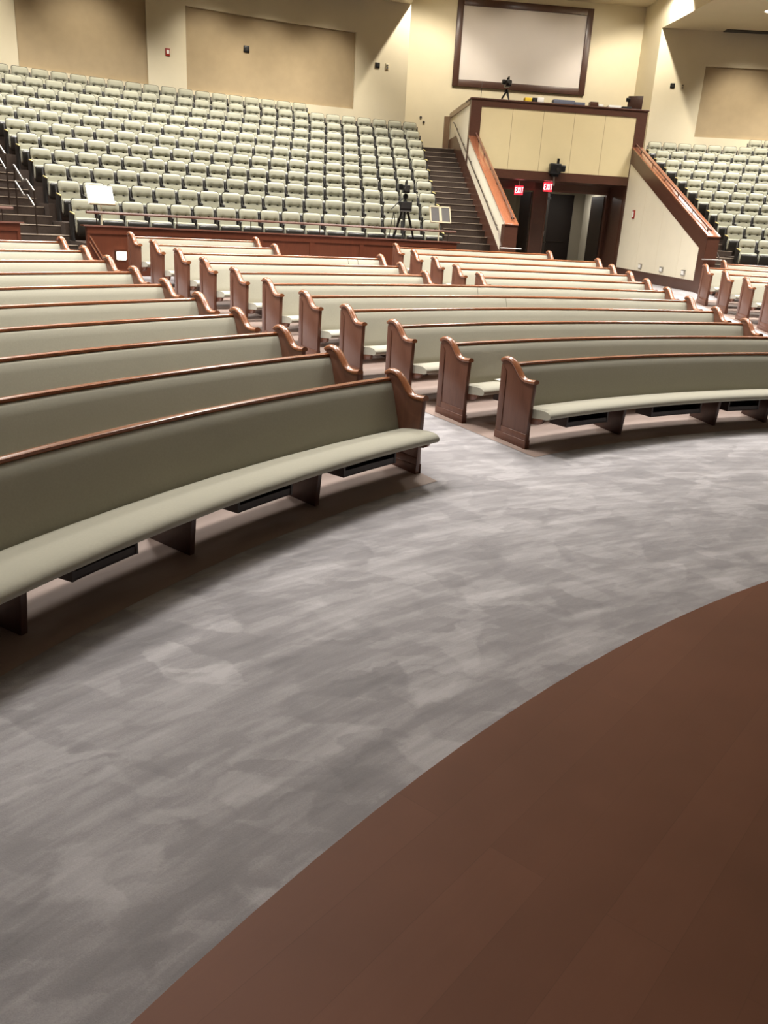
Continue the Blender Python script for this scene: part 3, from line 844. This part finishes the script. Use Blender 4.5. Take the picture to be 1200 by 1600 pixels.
# cables on that tripod
mb = MB()
for dx, ph in ((-.17, 0.0), (-.10, 1.0), (-.21, 2.0)):
    q = [tb + camr * (dx - .10 + .04 * sin(ph + t * 5)) + Vector((0, -.12 - .04 * sin(t * 3 + ph), 1.0 * (1 - t) + .02)) for t in [i / 12 for i in range(13)]]
    mb.tube(q, .010, 6)
tag(mb.build('camera_cable', 'soft_black', origin=tb), 'loose black cables hanging beside the tall video tripod', 'cable')

r = thing('microphone_stand', 'thin upright metal rod at the stair end of the booth ledge', 'stand', UV(-2.58, 6.9, ZC))
mb = MB(); mb.tube([UV(-2.58, 6.9, ZC), UV(-2.58, 6.9, ZC + .52)], .010, 6); mb.build('rod', 'grey_plate', r)
mb = MB(); mb.tube([UV(-2.58, 6.9, ZC), UV(-2.58, 6.9, ZC + .02)], .05, 10); mb.build('stand_base', 'grey_plate', r)

def slab(name, mat, u0, u1, v0, v1, h, label, cat, group=None, rot=0, bev=.004):
    o = UV((u0 + u1) / 2, (v0 + v1) / 2, ZC)
    mb = MB(); mb.ubox(u0, u1, v0, v1, ZC, ZC + h)
    return tag(mb.build(name, mat, origin=o, bevel=bev), label, cat, group)
slab('note_pad', 'yellow', -1.20, -.98, 6.47, 6.70, .11, 'bright yellow note pad on the booth ledge', 'note pad')
slab('tape_dispenser', 'soft_black', -.95, -.80, 6.47, 6.62, .12, 'small dark desk item between the yellow pad and white box', 'desk item')
slab('white_box', 'white', -.79, -.58, 6.47, 6.66, .14, 'small white box beside the yellow pad on the booth ledge', 'box')
slab('binder', 'bluegrey', -.25, 1.0 - .55, 6.47, 6.75, .12, 'long blue-grey binder lying on the booth ledge', 'binder')
slab('keyboard', 'bluegrey', .47, .80, 6.47, 6.75, .085, 'grey keyboard at the end of the blue-grey binder', 'keyboard')
slab('brown_box', 'booth_wood', .98, 1.24, 6.47, 6.7, .13, 'flat brown box on the booth ledge', 'box')
slab('paper_stack', 'white', 1.26, 1.42, 6.47, 6.7, .07, 'small white paper stack beside the flat brown box', 'papers')
slab('paper_stack', 'white', 1.62, 2.02, 6.47, 6.75, .07, 'wide white paper stack between brown box and dark folder', 'papers')
slab('folder', 'soft_black', 2.08, 2.38, 6.47, 6.75, .06, 'flat dark folder next to the upright monitor', 'folder')
r = thing('desk_monitor', 'dark upright monitor turned at the far end of the booth ledge', 'monitor', UV(2.62, 6.95, ZC))
ax = (AXN * cos(-.5) + AXD * sin(-.5)); ay = Vector((-ax.y, ax.x, 0)); o = UV(2.64, 6.95, ZC)
mb = MB(); mb.box(o, ax, ay, Vector((0, 0, 1)), (-.24, -.02, .03), (.24, .03, .46)); mb.build('monitor_case', 'dark_wood', r, bevel=.01)
mb = MB(); mb.box(o, ax, ay, Vector((0, 0, 1)), (-.22, .03, .06), (.22, .034, .43)); mb.build('screen', 'black', r)
mb = MB(); mb.box(o, ax, ay, Vector((0, 0, 1)), (-.12, -.1, 0), (.12, .12, .03)); mb.build('stand_foot', 'black', r)
mb = MB(); mb.box(o, ax, ay, Vector((0, 0, 1)), (-.30, -.08, .28), (-.17, .0, .40)); mb.build('clip_lamp', 'black', r, bevel=.02)

# music stands on the deck
def music_stand(R, th, h, label, mat, framed):
    b = P(R, th, ZF(0)); r = thing('music_stand', label, 'music stand', b)
    er = Vector((sin(th), cos(th), 0)); et = Vector((cos(th), -sin(th), 0)); Z = Vector((0, 0, 1))
    mb = MB(); mb.tube([b + Z * .12, b + Z * h], .016, 8); mb.build('pole', 'plate', r)
    for i in range(3):
        a = .5 + i * 2 * pi / 3
        mb = MB(); mb.tube([b + Z * .18, b + et * .24 * cos(a) + er * .24 * sin(a) + Z * .012], .010, 6); mb.build('leg', 'plate', r)
    c = b + Z * h; up = (Z * .94 + er * .34).normalized(); nn = (er * .94 - Z * .34).normalized()
    mb = MB(); mb.box(c, et, nn, up, (-.27, -.01, -.20), (.27, .01, .17)); d = mb.build('desk', mat, r)
    if framed:
        mb = MB()
        for a in ((-.29, -.02, -.22, -.26, .02, .19), (.26, -.02, -.22, .29, .02, .19), (-.29, -.02, .16, .29, .02, .19), (-.29, -.02, -.23, .29, .02, -.20), (-.035, -.02, -.22, .035, .0, .19)):
            mb.box(c, et, nn, up, a[:3], a[3:])
        mb.build('desk_frame', 'plate', d)
    else:
        mb = MB(); mb.box(c, et, nn, up, (-.27, -.07, -.22), (.27, .0, -.20)); mb.build('desk_lip', 'plate', d)
    return r
music_stand(25.6, -.7207, .96, 'music stand holding bright white pages at the aisle end of the deck', 'glow_page', False)
music_stand(25.6, -.3890, 1.02, 'small grey music stand with pale frame beside the booth stairs', 'grey_plate', True)

# ------------------------------------------------------------------ back walls
RW, ZP0, ZP1, ZC1, ZHI = 36.1, 6.07, 8.49, 9.58, 10.72
ALO, ALI = -.3035, -.0408
def back_wall(t0, t1, panels, name, label):
    mb = MB()
    ts = [t0]
    for a, b in panels: ts += [a, b]
    ts.append(t1)
    for i in range(0, len(ts), 2):
        if ts[i + 1] - ts[i] > 1e-4: mb.arc([(0, 4.5), (.3, 4.5), (.3, ZC1 + .3), (0, ZC1 + .3)], RW, ts[i], ts[i + 1])
    for a, b in panels:
        mb.arc([(0, 4.5), (.3, 4.5), (.3, ZP0), (0, ZP0)], RW, a, b)
        mb.arc([(0, ZP1), (.3, ZP1), (.3, ZC1 + .3), (0, ZC1 + .3)], RW, a, b)
    w = mb.build(name, 'cream'); struct(w, label, 'wall')
    for a, b in panels:
        mb = MB(); mb.arc([(.10, ZP0 - .01), (.14, ZP0 - .01), (.14, ZP1 + .01), (.10, ZP1 + .01)], RW, a, b)
        mb.build('acoustic_panel', 'tan', w)
back_wall(-1.05, ALO, [(-.95, -.705), (-.665, -.557), (-.522, -.358)], 'wall_back_left', 'cream back wall with recessed tan panels above the main bank')
back_wall(ALI, .45, [(.0105, .175), (.21, .32)], 'wall_back_right', 'cream back wall with recessed tan panels above the far bank')
# alcove
a_l = P(RW, ALO, 0); a_r = P(RW, ALI, 0)
def uvof(p):
    q = p - AXO; return q.dot(AXN), q.dot(AXD)
ul, vl = uvof(a_l); ur, vr = uvof(a_r)
mb = MB(); mb.ubox(ul - .3, ur + .3, 13.0, 13.3, .9, ZHI + .3); struct(mb.build('wall_alcove_back', 'cream'), 'cream wall of the alcove behind the booth carrying the screen', 'wall')
mb = MB(); mb.ubox(ul - .3, ul, vl + .02, 13.0, .9, ZHI + .3); struct(mb.build('wall_alcove_left', 'cream'), 'cream alcove side wall by the main bank', 'wall')
mb = MB(); mb.ubox(ur, ur + .3, vr + .02, 13.0, .9, ZHI + .3); struct(mb.build('wall_alcove_right', 'cream'), 'cream alcove side wall by the far bank', 'wall')
# projection screen
r = thing('projection_screen', 'large white projection screen with dark wooden frame above the booth', 'screen', UV(0, 12.97, 7.49))
ZS0, ZS1, US = 7.49, 10.50, 2.66
mb = MB(); mb.ubox(-US + .2, US - .2, 12.95, 12.985, ZS0 + .2, ZS1 - .2); mb.build('screen_surface', 'screen', r)
mb = MB()
for a in ((-US, -US + .24), (US - .24, US)): mb.ubox(a[0], a[1], 12.90, 12.995, ZS0, ZS1)
for a in ((ZS0, ZS0 + .24), (ZS1 - .24, ZS1)): mb.ubox(-US + .24, US - .24, 12.90, 12.995, a[0], a[1])
mb.build('screen_frame', 'dark_wood', r, bevel=.01)

# ceilings: low slabs above the banks, a high one over the middle
VF = -30
def pslab(pts, z0, z1, name, mat, label):
    mb = MB(); mb.prism([Vector((p.x, p.y, z0)) for p in pts], Vector((0, 0, z1 - z0)))
    return struct(mb.build(name, mat), label, 'ceiling')
arcL = [P(RW + .2, t, 0) for t in [ALO - i * (1.06 + ALO) / 24 for i in range(25)]]
pslab([UV(ul, VF, 0), UV(ul, vl, 0)] + arcL + [UV(-26, VF, 0)], ZC1, ZHI + .25, 'ceiling_left', 'ceil', 'low cream ceiling above the main bank')
arcR = [P(RW + .2, t, 0) for t in [ALI + i * (.46 - ALI) / 16 for i in range(17)]]
pslab([UV(ur, VF, 0), UV(ur, vr, 0)] + arcR + [UV(24, VF, 0)], ZC1 + .07, ZHI + .25, 'ceiling_right', 'ceil', 'low cream ceiling with a downlight above the far bank')
pslab([UV(ul, VF, 0), UV(ul, 13.3, 0), UV(ur, 13.3, 0), UV(ur, VF, 0)], ZHI, ZHI + .25, 'ceiling_centre', 'ceil', 'high cream ceiling above the booth')
# dark light coves cut along the wall in the low ceilings
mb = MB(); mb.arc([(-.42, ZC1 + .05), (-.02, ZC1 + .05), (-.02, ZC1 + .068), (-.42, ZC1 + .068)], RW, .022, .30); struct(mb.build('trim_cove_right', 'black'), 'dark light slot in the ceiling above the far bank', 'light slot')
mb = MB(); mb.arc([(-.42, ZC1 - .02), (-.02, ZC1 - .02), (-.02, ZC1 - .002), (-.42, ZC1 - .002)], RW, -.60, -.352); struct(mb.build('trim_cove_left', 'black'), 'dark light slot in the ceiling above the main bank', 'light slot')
# recessed downlight
p = Vector((11.85, 31.5, ZC1 + .07))
r = thing('ceiling_downlight', 'bright round recessed downlight in the ceiling above the far bank', 'light', p)
mb = MB(); mb.loft([[p + Vector((rr * cos(2 * pi * k / 20), rr * sin(2 * pi * k / 20), z)) for k in range(20)] for rr, z in ((.13, -.002), (.17, -.012), (.17, .0))], caps=False); mb.build('trim_ring', 'white', r)
mb = MB(); mb.loft([[p + Vector((rr * cos(2 * pi * k / 20), rr * sin(2 * pi * k / 20), z)) for k in range(20)] for rr, z in ((.125, -.014), (.125, -.001))]); mb.build('lamp', 'glow', r)

# ------------------------------------------------------------------ small wall devices
def wall_plate(th, z, w, h, name, mat, label, cat, R=RW, dep=.03, inner=None, group=None):
    er = Vector((sin(th), cos(th), 0)); et = Vector((cos(th), -sin(th), 0)); o = P(R, th, z)
    r = thing(name, label, cat, o, 0, group)
    mb = MB(); mb.box(o, et, er, Vector((0, 0, 1)), (-w / 2, -dep, -h / 2), (w / 2, 0, h / 2)); mb.build('housing', mat, r, bevel=.006)
    if inner:
        for m, a in inner:
            mb = MB(); mb.box(o, et, er, Vector((0, 0, 1)), (a[0], -dep - .015, a[1]), (a[2], -dep + .002, a[3])); mb.build('front_plate', m, r)
    return r
wall_plate(-.539, 7.08, .15, .22, 'fire_strobe', 'red', 'red fire alarm strobe on the cream pier between two tan panels', 'alarm', inner=[('white', (-.04, -.05, .04, .06))])
wall_plate(-.465, 7.53, .19, .19, 'wall_speaker', 'black', 'small black round device in the middle of the tan panel', 'speaker', R=RW + .1, dep=.05, inner=[('soft_black', (-.05, -.05, .05, .05))])
wall_plate(-.335, 7.555, .17, .17, 'speaker_plate', 'black', 'small dark square plate on the pier beside the main bank', 'wall plate', inner=[('soft_black', (-.05, -.05, .05, .05))])
wall_plate(-.325, 7.55, .12, .19, 'power_outlet', 'plate', 'cream outlet next to the dark plate above the main bank', 'outlet', inner=[('grey_plate', (-.03, .02, .03, .06)), ('grey_plate', (-.03, -.06, .03, -.02))])
wall_plate(-.021, 7.77, .17, .17, 'speaker_plate', 'black', 'small dark square plate on the pier beside the far bank', 'wall plate', inner=[('soft_black', (-.05, -.05, .05, .05))])
wall_plate(-.0105, 7.76, .12, .19, 'power_outlet', 'plate', 'cream outlet next to the dark plate above the far bank', 'outlet', inner=[('grey_plate', (-.03, .02, .03, .06)), ('grey_plate', (-.03, -.06, .03, -.02))])
for u, z, lab in ((-3.80, 6.30, 'upper small dark sensor on the alcove wall by the booth stairs'), (-3.67, 6.13, 'lower small dark sensor on the alcove wall by the booth stairs')):
    o = UV(u, 13.0, z); r = thing('wall_sensor', lab, 'sensor', o, 0, 'sensors on the alcove wall')
    mb = MB(); mb.tube([UV(u, 13.0, z), UV(u, 12.98, z)], .05, 12); mb.build('knob_plate', 'grey_plate', r)
    mb = MB(); mb.tube([UV(u, 12.98, z), UV(u, 12.93, z)], .028, 10); mb.build('knob_stem', 'dark_metal', r)
# devices on the right booth wall (inner face at u = 2.62)
def side_plate(v, z, w, h, name, mat, inner, label, cat, group=None):
    r = thing(name, label, cat, UV(2.62, v, z - h / 2), 0, group)
    mb = MB(); mb.ubox(2.585, 2.62, v - w / 2, v + w / 2, z - h / 2, z + h / 2); mb.build('housing', mat, r, bevel=.005)
    mb = MB(); mb.ubox(2.575, 2.588, v - w / 3, v + w / 3, z - h / 3, z + h / 3); mb.build('front_plate', inner, r)
side_plate(5.5, 3.02, .18, .26, 'fire_strobe', 'red', 'white', 'red fire alarm strobe on the sloping cream wall right of the doors', 'alarm')
for v, q in ((4.25, 'nearest the doors'), (2.54, 'middle of three'), (.98, 'nearest the stair foot')):
    side_plate(v, 1.44, .24, .15, 'wall_light', 'metal', 'white', f'small square step light low on the sloping cream wall, {q}', 'light', 'step lights on the cream wall')

# ------------------------------------------------------------------ lights
def area(loc, size, power, color=(1, .93, .82), target=None, size_y=None, spread=pi):
    l = bpy.data.lights.new('house_light', 'AREA'); l.energy = power; l.color = color; l.size = size; l.spread = spread
    if size_y: l.shape = 'RECTANGLE'; l.size_y = size_y
    o = bpy.data.objects.new('house_light', l); COL.objects.link(o); o.location = loc
    if target is not None:
        o.rotation_euler = (Vector(target) - Vector(loc)).to_track_quat('-Z', 'Y').to_euler()
    return o
def spot(loc, target, power, angle, blend=.5, color=(1, .92, .78), rad=.08):
    l = bpy.data.lights.new('washer_or_fill', 'SPOT'); l.energy = power; l.color = color; l.spot_size = angle; l.spot_blend = blend; l.shadow_soft_size = rad
    o = bpy.data.objects.new('washer_or_fill', l); COL.objects.link(o); o.location = loc
    o.rotation_euler = (Vector(target) - Vector(loc)).to_track_quat('-Z', 'Y').to_euler()
    return o
WARM = (1, .965, .91)
for R, ths, pw in ((17.6, (-1.15, -.85, -.55, -.25, .05), 350), (22.0, (-1.05, -.8, -.55, -.3, -.05, .2), 480), (28.0, (-.85, -.68, -.51, -.36, -.02, .12), 380), (32.0, (-.7, -.56, -.42, .0, .13), 330)):
    SPR = {17.6: 106, 22.0: 108, 28.0: 120, 32.0: 125}[R]
    for t in ths:
        p = P(R, t, 9.45); area(p, 1.6, pw * (.55 if t < -1.1 else .7 if t < -1 else 1), WARM, target=p - Vector((0, 0, 1)), spread=radians(SPR))
for t in (-.70, -.61, -.50, -.445, -.39, .05, .12):
    p = P(RW - 2.6, t, ZC1 - .06); spot(p, P(RW + .1, t, 5.9), 900, radians(74), 1, (1, .92, .78), .3)
for u, v in ((-4.0, 9.0), (4.2, 9.0)):
    spot(UV(u, v, ZHI - .05), UV(u * 1.25, 11.5, 5.0), 950, radians(120), .4, (1, .92, .78), .05)
for u in (-2.6, 0, 2.6):
    spot(UV(u, 10.0, ZHI - .05), UV(u * 1.1, 13, 6.5), 300, radians(110), .8, (1, .92, .78), .15)
spot(UV(-1.5, 2.5, ZHI - .05), UV(-1, 6.5, 4.5), 800, radians(70), .6, (1, .93, .80))
spot(UV(1.5, 2.5, ZHI - .05), UV(1.2, 6.5, 4.5), 800, radians(70), .6, (1, .93, .80))
p = UV(1.9, 9.6, 3.85); area(p, .5, 20, WARM, target=p - Vector((0, 0, 1)))
p = UV(-1.4, 9.6, 3.85); area(p, .5, 5, WARM, target=p - Vector((0, 0, 1)))
spot(P(15.5, -1.35, 9.3), (-1.0, .9, 0), 70, radians(30), 1, (1, .95, .92), .5)  # added fill spot for the stage's left corner, no fixture behind it
spot(UV(-2.0, 1.5, ZHI - .05), UV(2.6, 3.2, 2.2), 900, radians(44), .8, (1, .95, .86))  # added spot, there only to brighten the right booth stair wall

w = bpy.data.worlds.new('World'); SC.world = w; w.use_nodes = True
w.node_tree.nodes['Background'].inputs[0].default_value = (.95, .93, .92, 1)
w.node_tree.nodes['Background'].inputs[1].default_value = .06

# ------------------------------------------------------------------ camera
cd = bpy.data.cameras.new('camera'); cam = bpy.data.objects.new('camera', cd); COL.objects.link(cam)
cd.sensor_fit = 'VERTICAL'; cd.sensor_height = 24; cd.sensor_width = 18; cd.lens = FPX / 1600 * 24
cd.clip_start = .05; cd.clip_end = 200
m = Matrix.Identity(4)
for i in range(3):
    m[i][0] = camr[i]; m[i][1] = camu[i]; m[i][2] = -camf[i]
m[0][3], m[1][3], m[2][3] = 0, 0, HC
cam.matrix_world = m
SC.camera = cam
SC.view_settings.view_transform = 'Standard'
SC.view_settings.look = 'None'
SC.view_settings.exposure = 0
SC.cycles.max_bounces = 6; SC.cycles.diffuse_bounces = 3
SC.cycles.caustics_reflective = False; SC.cycles.caustics_refractive = False
